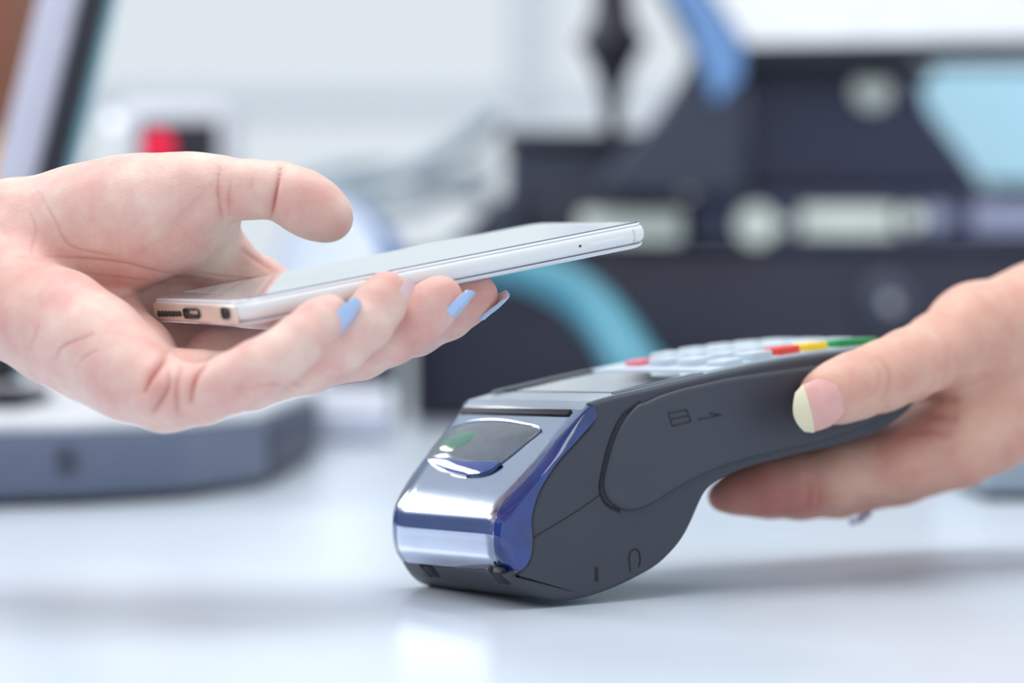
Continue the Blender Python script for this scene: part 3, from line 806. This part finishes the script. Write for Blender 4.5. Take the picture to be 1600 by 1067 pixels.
# ---- the hand that holds the phone
def phone_hand():
    fd = Field(at(-760, 700, 0.97) * [1, 0, 0] + [0, 0.866, 0.048], [0.004, 1.022, 0.186], 0.0008)
    g = fd.new()
    # forearm and wrist
    for ch in ([J(-900, 345, .995, 23), J(-420, 350, .985, 19), J(-150, 352, .978, 17), J(20, 362, .968, 15.6)],
               [J(-900, 440, .968, 22), J(-420, 430, .955, 18), J(-120, 446, .950, 15.5), J(20, 478, .940, 15.6)],
               [J(-900, 392, .982, 27), J(-420, 392, .972, 21), J(-120, 400, .965, 18), J(40, 420, .957, 18)]):
        add_chain(fd, g, ch, 0.010)
    # heel of the hand, metacarpals
    add_chain(fd, g, [J(20, 478, .940, 15.6), J(90, 510, .926, 16.5), J(150, 546, .914, 15.2), J(205, 587, .903, 12.4), J(258, 617, .893, 10.4)], 0.010)
    add_chain(fd, g, [J(40, 440, .957, 17), J(140, 478, .972, 15), J(215, 556, .944, 11.5), J(258, 604, .924, 10.5), J(305, 602, .922, 10)], 0.006)
    add_chain(fd, g, [J(40, 420, .964, 17), J(160, 450, .982, 16), J(262, 520, .990, 13), J(350, 570, .957, 11)], 0.008)
    add_chain(fd, g, [J(60, 400, .974, 16), J(180, 410, .984, 15), J(300, 435, .993, 13), J(400, 456, .996, 11)], 0.012)
    # ball of the thumb
    add_chain(fd, g, [J(40, 358, .966, 15.5), J(130, 346, .960, 17), J(215, 334, .955, 18), J(300, 300, .952, 12.6)], 0.010)
    add_chain(fd, g, [J(215, 360, .960, 17), J(290, 345, .962, 14), J(325, 330, .966, 11)], 0.008)
    # web towards the index finger
    add_chain(fd, g, [J(290, 350, .968, 12), J(330, 392, .978, 10), J(392, 440, .986, 9)], 0.008)
    fing = fd.new()
    thumb = fd.new()
    add_chain(fd, thumb, [J(285, 306, .953, 13.2), J(345, 297, .950, 10.8), J(395, 296, .946, 9.3), J(436, 298, .943, 9.1), J(470, 313, .941, 9.9), J(495, 328, .940, 9.3), J(514, 340, .939, 7.9)], 0.003)
    add_ellipsoid(fd, thumb, at(482, 322, .938), (unit(at(520, 345, .938) - at(440, 300, .94)), FWD, unit(np.cross(FWD, at(520, 345, .938) - at(440, 300, .94)))), (0.0135, 0.0085, 0.0094), 0.003)
    chains = [
        [J(258, 620, .893, 9.8), J(318, 616, .888, 9.0), J(365, 598, .886, 9.1), J(404, 577, .886, 9.0), J(440, 556, .888, 8.3), J(470, 531, .891, 7.9), J(496, 506, .895, 7.3), J(513, 491, .899, 6.4)],
        [J(300, 602, .922, 10), J(390, 592, .914, 9.8), J(478, 568, .906, 9.5), J(530, 540, .906, 8.7), J(572, 505, .908, 8.4), J(594, 474, .911, 8.0), J(604, 457, .913, 6.9)],
        [J(345, 562, .952, 11), J(470, 567, .940, 10), J(562, 548, .931, 9.3), J(612, 526, .928, 8.8), J(652, 500, .926, 8.4), J(676, 476, .926, 8.0), J(689, 464, .926, 6.9)],
        [J(400, 456, .996, 11), J(500, 520, .986, 10), J(590, 530, .975, 9.2), J(650, 515, .967, 8.6), J(700, 492, .960, 8.0), J(728, 472, .956, 7.6), J(746, 461, .954, 6.8)]]
    for c in chains:
        h_ = fd.new(); add_chain(fd, h_, c, 0.0025); fing = smin(fing, h_, 0.0012)
    g = smin(g, fing, 0.006); g = smin(g, thumb, 0.005)
    carve(fd, g, lambda p: phone_dist(p[:, 0], p[:, 1], p[:, 2], 0.0002))
    Vh, Fh = surface_nets(fd, g); Vh = relax(Vh, Fh, 2, 0.5); Vh, Fh = split_quads(Vh, Fh); Vh = relax(Vh, Fh, 2, 0.5)
    folds = [([(438, 262), (430, 290), (424, 318), (421, 342)], 1.6), ([(342, 262), (340, 300), (346, 340)], 0.7), ([(360, 285), (356, 310), (358, 335)], 0.5), ([(395, 272), (392, 295)], 0.25),
             ([(268, 545), (248, 570), (233, 590), (225, 612)], 1.7), ([(262, 580), (262, 605), (250, 628), (238, 644)], 1.0),
             ([(284, 565), (277, 590), (274, 615), (277, 650)], 0.9), ([(330, 556), (308, 580), (299, 605), (297, 628)], 1.7)]
    cr = []
    for pl, k_ in folds:
        cr += [(pl, 8.0, 0.0007 * k_, 0.14 * k_), (pl, 2.6, 0.0006 * k_, 0.55 * min(k_, 1.4))]
    cr += [([(72, 400), (130, 405), (190, 412), (260, 428), (330, 438)], 2.4, 0.0004, 0.30), ([(72, 400), (130, 405), (190, 412), (260, 428)], 9, 0.0004, 0.05),
          ([(60, 300), (85, 345), (110, 385), (170, 400)], 3, 0.0004, 0.15), ([(45, 330), (55, 360), (50, 395)], 3, 0.0003, 0.12),
          ([(88, 560), (95, 545), (110, 535), (145, 523)], 2.4, 0.0004, 0.4), ([(120, 573), (130, 560), (150, 548)], 2.4, 0.0003, 0.25), ([(48, 545), (54, 528), (60, 512)], 2.4, 0.0003, 0.2),
          ([(150, 470), (200, 462), (230, 455)], 2.4, 0.0003, 0.18), ([(110, 425), (170, 432), (240, 440), (300, 445)], 2.4, 0.0003, 0.18),
          ([(240, 380), (290, 330), (330, 290)], 5, 0.0003, 0.12), ([(215, 400), (260, 370), (300, 330)], 4, 0.0003, 0.10),
          ([(380, 392), (400, 405), (430, 425)], 5, 0.0005, 0.3), ([(300, 425), (350, 432), (400, 436)], 2.4, 0.0003, 0.2),
          ([(455, 610), (430, 600), (405, 603)], 3, 0.0004, 0.3), ([(470, 604), (450, 596)], 2.4, 0.0003, 0.25)]
    fl = [(at(30, 470, .925), 0.016, 0.40), (at(95, 385, .945), 0.008, 0.25), (at(372, 606, .878), 0.0022, 0.45), (at(480, 300, .93), 0.009, 0.35),
          (at(530, 365, .935), 0.008, 0.45), (at(615, 440, .905), 0.007, 0.35), (at(700, 450, .92), 0.007, 0.35), (at(755, 465, .95), 0.009, 0.45),
          (at(390, 405, .975), 0.006, 0.35), (at(225, 550, .9), 0.010, 0.2), (at(245, 612, .882), 0.006, 0.2), (at(180, 480, .93), 0.02, 0.12), (at(650, 530, .92), 0.01, 0.2)]
    hand = hand_mesh('hand', Vh, Fh, 'skin_a', cr, fl, 'pale open hand with light blue nail polish carrying the white smartphone', 'hand')
    # nails: bare plate with a patch of grown-out polish on it
    def polished(c, dors, r, ln, wd, over, cov=0.25):
        tip, back = c[-1][0], c[-3][0]
        n_ = nail('fingernail', hand, tip, back, dors, r, ln, wd, 'nail', 0.0004, over=over)
        if cov is not None:
            p_ = nail('nail_polish', n_, tip, back, dors, r, ln * 1.03, wd * 1.02, 'polish', 0.0007, v0=cov, over=over); p_['label'] = 'pale blue nail polish'
    side = RIGHT * 0.75 - FWD * 0.45 - UP * 0.35
    polished(chains[0], RIGHT * 0.55 - FWD * 0.62 - UP * 0.45, 0.0067, 0.0140, 0.0095, 0.0010)
    polished(chains[1], RIGHT * 0.80 - FWD * 0.30 - UP * 0.20, 0.0073, 0.0125, 0.0105, 0.0000, None)
    polished(chains[2], RIGHT * 0.80 - FWD * 0.22 - UP * 0.50, 0.0072, 0.0132, 0.0110, 0.0014)
    polished(chains[3], RIGHT * 0.75 + FWD * 0.20 - UP * 0.65, 0.0070, 0.0125, 0.0110, 0.0014)
    return hand
hand_a = phone_hand()

# ---- the hand that holds the terminal
def terminal_hand():
    K = 0.97 / 0.93
    def at(px, py, d): return CAM + K * d * ray(px, py)
    def J(px, py, d, r): return (at(px, py, d), K * r * mm)
    fd = Field(np.array([0.060, 0.938, 0.010]) * K, np.array([0.345, 1.125, 0.150]) * K, 0.00085)
    g = fd.new()
    for ch in ([J(2600, 470, 1.095, 27), J(2100, 474, 1.07, 22), J(1780, 490, 1.045, 21), J(1640, 502, 1.03, 20), J(1520, 518, 1.016, 16.5)],
               [J(2600, 530, 1.095, 27), J(2100, 524, 1.075, 22), J(1760, 555, 1.05, 20), J(1620, 610, 1.035, 17.5), J(1545, 662, 1.022, 15), J(1490, 700, 1.014, 13)],
               [J(1700, 540, 1.06, 20), J(1580, 600, 1.06, 17), J(1500, 690, 1.042, 13)],
               [J(1640, 540, 1.035, 20), J(1560, 590, 1.03, 17), J(1505, 640, 1.022, 12)],
               [J(1700, 560, 1.075, 20), J(1590, 640, 1.075, 15), J(1510, 690, 1.068, 12.5)]):
        add_chain(fd, g, ch, 0.012)
    add_chain(fd, g, [J(1500, 640, 1.025, 13), J(1462, 672, 1.022, 12), J(1420, 712, 1.016, 11)], 0.008)
    th = fd.new()
    def near_side(px, py, r, press=0.8):
        """a joint lying against the near side of the terminal"""
        return (on_plane(px, py, T0 - tW * (K * r * mm - press * mm + 0.0016), tW), K * r * mm)
    thumb_j = [J(1535, 515, 1.012, 16), J(1470, 547, 1.004, 13.2), near_side(1420, 570, 12.0, 0.2), near_side(1378, 588, 11.6), near_side(1335, 603, 11.0), near_side(1306, 614, 10.2), near_side(1289, 620, 8.8)]
    add_chain(fd, th, thumb_j, 0.003)
    chains = [
        [J(1490, 700, 1.014, 13), J(1400, 722, 1.010, 12.6), J(1300, 746, 1.008, 11.7), J(1240, 756, 1.006, 10.6), J(1192, 762, 1.004, 9.8), J(1162, 768, 1.003, 8.2), J(1142, 773, 1.002, 6.4), J(1126, 777, 1.002, 4.6)],
        [J(1500, 705, 1.042, 13), J(1405, 738, 1.034, 11.6), J(1310, 761, 1.028, 10.8), J(1250, 767, 1.025, 10), J(1200, 769, 1.022, 9.2), J(1170, 771, 1.02, 7.8), J(1152, 774, 1.019, 6)],
        [J(1510, 700, 1.068, 12.5), J(1420, 735, 1.056, 11), J(1330, 757, 1.049, 10.3), J(1270, 762, 1.045, 9.4), J(1220, 762, 1.042, 8.6), J(1190, 760, 1.04, 7)],
        [J(1520, 690, 1.085, 11), J(1440, 720, 1.075, 9.6), J(1370, 735, 1.068, 8.6), J(1310, 735, 1.062, 7.6), J(1280, 732, 1.06, 6.5)]]
    fing = fd.new()
    for c in chains:
        h_ = fd.new(); add_chain(fd, h_, c, 0.0025); fing = smin(fing, h_, 0.0014)
    g = smin(g, fing, 0.007); g = smin(g, th, 0.006)
    def tdist(p):
        q = p - T0; w = q @ tW; P2 = np.stack([q @ tL, q @ tV], 1)
        dp = np.full(len(P2), 0.05); near = (P2[:, 0] > 0.03)
        dp[near] = poly_dist(P2[near], house)
        dw = np.abs(w - (TW - 0.0016) / 2 ) - (TW + 0.0016) / 2
        dd_ = np.stack([dp, dw], 1)
        return np.linalg.norm(np.maximum(dd_, 0), axis=1) + np.minimum(dd_.max(1), 0) - 0.0002
    carve(fd, g, tdist)
    Vh, Fh = surface_nets(fd, g); Vh = relax(Vh, Fh, 2, 0.5)
    cr = [([(1372, 560), (1388, 580), (1388, 605), (1380, 622)], 4, 0.0004, 0.2), ([(1360, 566), (1374, 590), (1366, 615)], 4, 0.0003, 0.12),
          ([(1425, 632), (1450, 622), (1490, 622)], 6, 0.0012, 0.3), ([(1420, 660), (1450, 650), (1490, 652)], 5, 0.0008, 0.3), ([(1415, 678), (1450, 672), (1480, 678)], 5, 0.0006, 0.2),
          ([(1262, 745), (1266, 770), (1262, 795)], 5, 0.0005, 0.25), ([(1274, 750), (1280, 775), (1276, 795)], 4, 0.0004, 0.2),
          ([(1500, 450), (1530, 465), (1550, 490)], 5, 0.0003, 0.1)]
    fl = [(at(1330, 590, .98), 0.010, 0.35), (at(1150, 765, .99), 0.018, 0.50), (at(1215, 765, .99), 0.014, 0.38), (at(1270, 785, .995), 0.008, 0.25), (at(1440, 660, 1.0), 0.010, 0.45),
          (at(1390, 690, 1.0), 0.010, 0.4), (at(1240, 800, 1.01), 0.014, 0.4), (at(1580, 650, 1.01), 0.012, 0.12), (at(1380, 640, .99), 0.006, 0.25)]
    hand = hand_mesh('hand', Vh, Fh, 'skin_b', cr, fl, 'hand gripping the card terminal by its handle, thumb on its side, silver ring below', 'hand')
    tip, back = thumb_j[-1][0], thumb_j[-3][0]
    dors = -tW * 0.97 - UP * 0.04 - RIGHT * 0.1
    n_ = nail('thumbnail', hand, tip, back, dors, 0.0100, 0.0142, 0.0180, 'nail_pink', 0.0012, over=0.0086, rnd=0.24, slope=0.24); n_['label'] = 'bare pink thumbnail with cream free edge'
    nail('nail_edge', n_, tip, back, dors, 0.0100, 0.0144, 0.0183, 'nail_tip', 0.0015, v0=0.72, over=0.0087, rnd=0.24, slope=0.24)
    # ring round the third finger
    c = at(1338, 763, 1.050); ax = unit(at(1420, 735, 1.056) - at(1330, 757, 1.049))
    e1 = unit(np.cross(ax, Z3)); e2 = np.cross(ax, e1); V, Fc = [], []; nr, ns = 40, 8
    for i in range(nr):
        t = 2 * math.pi * i / nr; rd = math.cos(t) * e1 + math.sin(t) * e2
        for k in range(ns):
            a = 2 * math.pi * k / ns; V.append(c + rd * (0.0113 + 0.0010 * math.cos(a)) + ax * 0.0016 * math.sin(a))
    for i in range(nr):
        for k in range(ns): Fc.append([i * ns + k, ((i + 1) % nr) * ns + k, ((i + 1) % nr) * ns + (k + 1) % ns, i * ns + (k + 1) % ns])
    rg = make('ring', V, Fc, 'ringmetal', hand); rg['label'] = 'silver ring on the finger under the terminal'
    for dx in (-0.0016, 0.0016):
        V, Fc = box_geo(c + e2 * 0.0 - Z3 * 0.0124 + ax * dx, ax, e1, Z3, 0.0018, 0.004, 0.0022, 0.0006)
        make('ring_stone', V, Fc, 'ringmetal', rg)
    return hand
hand_b = terminal_hand()

# ------------------------------------------------------------------ things standing further back on the counter
# slate grey desk unit with pale lid at the left
unit_foot = [on_table(-260, 806), on_table(-60, 796), on_table(120, 791), on_table(290, 781), on_table(412, 763), on_table(500, 708), on_table(480, 680), on_table(-200, 680)]
ur = root('till_console', on_table(150, 730), 'low slate grey till console with pale lid beside the open hand', 'till console')
prism('housing', [p + Z3 * 0.004 for p in unit_foot], Z3 * 0.030, 'slate', ur, 0.004)
cen = np.mean(unit_foot, 0)
prism('foot', [cen + (p - cen) * 0.985 for p in unit_foot], Z3 * 0.005, 'black', ur)  # black strip standing in for the shadow line under the console
prism('lid', [cen + (p - cen) * 0.985 + Z3 * 0.034 for p in unit_foot], Z3 * 0.006, 'lidwhite', ur, 0.002)
pa, pb = unit_foot[4], unit_foot[5]
dv = unit(pb - pa); nv_ = np.array([dv[1], -dv[0], 0])
V, Fc = box_geo((pa + pb) / 2 + Z3 * 0.019 + nv_ * 0.0005, dv, nv_, Z3, np.linalg.norm(pb - pa) * 0.86, 0.004, 0.022, 0.0015)
make('end_recess', V, Fc, 'slate_dark', ur)
def py_of(z, d): return CY + F * ((CAM_H - z) - d * math.sin(PITCH)) / (d * math.cos(PITCH))
disc('button', on_table(100, 791, 0.0) + Z3 * 0.021 + np.array([0, 0.004, 0]), (0.05, -1, 0), 0.007, 0.007, 'slate_dark', ur)
# tilted display on it, seen edge on at the far left
sd = root('tilted_display', at(-10, 690, 1.40), 'tilted display with silver and black edge at the far left', 'display')
def slant(x0, x1, xb0, xb1, d, dep, mat, name, par, y0=-120, y1=600):
    prism(name, [at(x0, y0, d), at(x1, y0, d), at(xb1, y1, d - 0.02), at(xb0, y1, d - 0.02)], np.array([0.0, dep, 0]), mat, par, 0.003)
slant(88, 156, -90, -22, 1.47, 0.02, 'silver', 'frame', sd)
slant(152, 192, -26, 14, 1.465, 0.03, 'black', 'bezel', sd)
slant(193, 208, 17, 32, 1.475, 0.015, 'teal', 'glass_edge', sd)
pxbox('foot', -70, 34, 615, py_of(0.0402, 1.42), 1.42, 0.10, 'black', sd, 0.004)
# scanner head with a red lamp
sn = root('scanner', at(255, 500, 1.9), 'white box scanner with black window and glowing red lamp', 'scanner')
pxbox('housing', 186, 362, 160, 330, 1.95, 0.07, 'lidwhite', sn, 0.008)
pxbox('stand', 235, 305, 330, 660, 1.97, 0.03, 'lidwhite', sn, 0.004)
pxbox('window', 214, 342, 188, 300, 1.947, 0.006, 'black', sn, 0.002)
disc('lamp', at(248, 228, 1.942), -FWD, 0.0085, 0.003, 'redlamp', sn)
disc('indicator', at(178, 190, 1.94), -FWD, 0.005, 0.012, 'whitelamp', sn)
pxbox('arm', 170, 200, 182, 198, 1.955, 0.012, 'lidwhite', sn, 0.002)
# brown cupboard and amber box at the far left
cb = root('cupboard', at(-150, 600, 3.2) * [1, 1, 0] + [0, 0, -0.92], 'brown wooden cupboard in the far corner', 'cupboard')
pxbox('side_panel', -700, 40, -200, 1500, 3.2, 0.4, 'wood', cb, 0.01)
pxbox('door', -690, -200, -180, 1480, 3.18, 0.03, 'wood', cb, 0.01)
ab = root('storage_box', at(0, 330, 2.4), 'amber storage box on a stand before the brown cupboard', 'box')
pxbox('body', -120, 22, 232, 330, 2.4, 0.10, 'amber', ab, 0.01)
pxbox('lid', -126, 28, 218, 234, 2.395, 0.11, 'amber', ab, 0.004)
pxbox('stand', -110, 10, 330, 900, 2.42, 0.08, 'wood', ab, 0.01)
# blue and white bowl
br = root('bowl', at(520, 470, 2.0), 'white bowl with blue outside tipped towards the viewer behind the thumb', 'bowl')
bax = unit(-FWD * 0.72 + UP * 0.05 - RIGHT * 0.70)
bc = at(515, 446, 1.92)
lathe('outside', [(0.004, -0.050), (0.024, -0.048), (0.044, -0.034), (0.055, -0.012), (0.0585, 0.0), (0.056, 0.0005)], bc, bax, 'bowl_out', br)
lathe('inside', [(0.0555, 0.0012), (0.050, -0.002), (0.038, -0.008), (0.010, -0.012)], bc, bax, 'bowl_in', br)
box('rest', bc + np.array([0.02, 0.035, -0.5 * bc[2] - 0.02]), (0.05, 0.04, bc[2] - 0.04), 'dark3', br, 0.006)
# paper roll
pr0, pr1 = at(440, 612, 1.80), at(612, 606, 1.80)
pr0[2] = pr1[2] = 0.0168
ra = unit(pr1 - pr0); lenr = np.linalg.norm(pr1 - pr0)
rr_ = root('paper_roll', (pr0 + pr1) / 2 * [1, 1, 0], 'white paper roll lying on the counter under the fingers', 'paper roll')
lathe('roll', [(0.006, 0.0), (0.0162, 0.0), (0.0168, 0.001), (0.0168, lenr - 0.001), (0.0162, lenr), (0.006, lenr)], pr0, ra, 'paper', rr_)
lathe('core', [(0.004, -0.001), (0.006, -0.001), (0.006, lenr + 0.001), (0.004, lenr + 0.001)], pr0, ra, 'slate', rr_)
# pale cables against the bright wall
cg = 'cables in front of the window'
for lab, pts, r in (('pale grey cable arching up to the black printer', [(470, 330), (560, 292), (640, 268), (700, 236), (745, 205), (775, 180)], 0.009),
                    ('thin grey cable sagging below the arching one', [(420, 300), (520, 268), (600, 262), (680, 285), (740, 270), (770, 255)], 0.006),
                    ('lowest grey cable curling beside the bowl', [(560, 330), (640, 322), (690, 300), (740, 302), (765, 318)], 0.007)):
    o = tube('cable', [at(x, y, 2.12) for x, y in catmull(pts, 6)], r, 'cable'); tag(o, lab, 'cable', cg)

# cash drawer
cd = root('cash_drawer', on_table(1150, 652), 'wide black cash drawer with round lock behind the terminal', 'cash drawer')
D0 = on_table(1150, 652)[1]
pxbox('body', 640, 1700, 392, py_of(0.0, 1.99), 1.99, 0.42, 'dark', cd, 0.006)
pxbox('drawer_front', 660, 1690, 425, 640, 1.985, 0.012, 'dark', cd, 0.004)
lk = lathe('lock', [(0.019, 0), (0.019, 0.003), (0.013, 0.006), (0.012, 0.009), (0.005, 0.010)], at(1385, 470, 1.98), -FWD, 'slate_dark', cd)
disc('lock_core', at(1390, 474, 1.972), -FWD, 0.005, 0.004, 'metal', lk)
# till body with pale plates on top of the drawer
tb = root('till_machine', at(1300, 392, 2.05), 'dark till with pale plates and buttons on the cash drawer', 'till')
pxbox('plinth', 1078, 1720, 300, 391, 2.0, 0.28, 'dark2', tb, 0.006)
prism('upper_body', [at(1165, 300, 2.03), at(1545, 300, 2.03), at(1500, 235, 2.03), at(1450, 170, 2.03), at(1430, 85, 2.03), at(1165, 85, 2.03)], np.array([0, 0.2, 0]), 'dark2', tb, 0.006)
pxbox('brow', 1150, 1460, 96, 125, 2.01, 0.06, 'black', tb, 0.004)
for x0, x1, y0, y1, mt in ((1250, 1400, 322, 370, 'pale'), (1518, 1700, 318, 364, 'lav')):
    pxbox('plate', x0, x1, y0, y1, 1.997, 0.012, mt, tb, 0.003)
for x, y, r, mt in ((1180, 352, 0.0145, 'pale'), (1425, 342, 0.008, 'pale'), (1462, 340, 0.009, 'lav'), (1362, 140, 0.0145, 'pale'), (1226, 352, 0.004, 'pale')):
    disc('button', at(x, y, 1.998 if y > 300 else 2.026), -FWD, r, 0.006, mt, tb)
# lit displays
dm = root('till_display', at(1380, 90, 2.02), 'tilted till display with lit white screen and a blue reflection painted on its side edge', 'display')
prism('casing', [at(1150, 92, 1.96), at(1700, 84, 1.96), at(1560, -140, 2.02), at(985, -140, 2.02)], np.array([0, 0.022, 0.0]), 'dark3', dm, 0.003)
prism('screen', [at(1166, 68, 1.955), at(1660, 60, 1.955), at(1545, -130, 2.012), at(1035, -130, 2.012)], np.array([0, 0.004, 0.0]), 'screen_white', dm)
prism('side_edge', [at(1118, 165, 1.95), at(1160, 120, 1.95), at(1162, 70, 1.95), at(1020, -130, 2.0), at(965, -130, 2.0), at(1075, 30, 1.95)], np.array([0, 0.012, 0]), 'blue_edge_reflection', dm, 0.002)
prism('neck', [at(1090, 60, 1.955), at(1162, 130, 1.955), at(1162, 300, 1.955), at(930, 300, 1.955), at(960, 250, 1.955), at(1025, 185, 1.955), at(1072, 110, 1.955)], np.array([0, 0.035, 0]), 'dark3', dm, 0.006)
d2 = root('customer_display', at(1560, 300, 2.2), 'pale blue lit customer display beyond the till', 'display')
prism('casing', [at(1445, 295, 2.3), at(1800, 295, 2.3), at(1800, 92, 2.3), at(1400, 92, 2.3)], np.array([0, 0.03, 0]), 'dark3', d2, 0.004)
prism('screen', [at(1450, 285, 2.296), at(1790, 285, 2.296), at(1790, 108, 2.296), at(1420, 108, 2.296)], np.array([0, 0.004, 0]), 'screen_blue', d2)
pxbox('stand', 1560, 1640, 290, py_of(at(0, 392, 1.99)[2] + 0.0005, 2.31), 2.31, 0.05, 'dark3', d2, 0.004)
# receipt printer
rp_ = root('receipt_printer', at(900, 392, 2.0), 'black receipt printer box left of the till', 'printer')
pxbox('body', 790, 1010, 212, 391, 2.01, 0.16, 'dark3', rp_, 0.008)
pxbox('lid', 782, 1012, 203, 222, 2.0, 0.17, 'dark', rp_, 0.004)
pxbox('front_plate', 905, 1066, 330, 378, 1.990, 0.012, 'pale', rp_, 0.003)
pxbox('base', 820, 1070, 300, 391, 2.0, 0.16, 'dark', rp_, 0.004)
pxbox('paper_exit', 820, 960, 232, 240, 2.006, 0.01, 'black', rp_, 0.002)
prism('skirt', [at(690, 391, 1.99), at(815, 391, 1.99), at(815, 300, 1.99), at(780, 306, 1.99)], np.array([0, 0.1, 0]), 'dark3', rp_, 0.005)
# black turned post with a collar
pc = at(957, 205, 2.03)
po = root('display_post', pc, 'black turned post with bulging collar above the printer', 'post')
sx_ = 2.03 / F
lathe('shaft', [(13 * sx_, 0), (14 * sx_, 30 * sx_), (18 * sx_, 62 * sx_), (30 * sx_, 95 * sx_), (44 * sx_, 122 * sx_), (52 * sx_, 138 * sx_), (46 * sx_, 154 * sx_), (34 * sx_, 172 * sx_), (29 * sx_, 210 * sx_), (28 * sx_, 330 * sx_)], pc, Z3, 'black', po)
lathe('collar', [(51 * sx_, 131 * sx_), (55 * sx_, 135 * sx_), (55 * sx_, 141 * sx_), (51 * sx_, 145 * sx_)], pc, Z3, 'black', po)
# cyan hose
o = tube('hose', [at(x, y, d) for x, y, d in catmull([(700, 415, 1.93), (800, 418, 1.92), (870, 440, 1.91), (925, 480, 1.90), (965, 530, 1.88), (1000, 585, 1.86), (1050, 622, 1.86), (1150, 629, 1.87), (1260, 629, 1.88)], 8)],
         np.interp(np.arange(65), [0, 40, 64], [0.0125, 0.0175, 0.0175]), 'cyan', None, 20); tag(o, 'thick cyan rubber hose curving down in front of the cash drawer', 'hose')
# grey tray at the far right
gt = root('tray', on_table(1640, 757), 'grey plastic tray standing on the counter behind the wrist', 'tray')
pxbox('body', 1535, 1800, 640, py_of(0.002, 1.36), 1.36, 0.16, 'greybox', gt, 0.006)
pxbox('foot', 1540, 1790, py_of(0.0025, 1.36), py_of(0.0, 1.36), 1.36, 0.15, 'black', gt, 0.001)
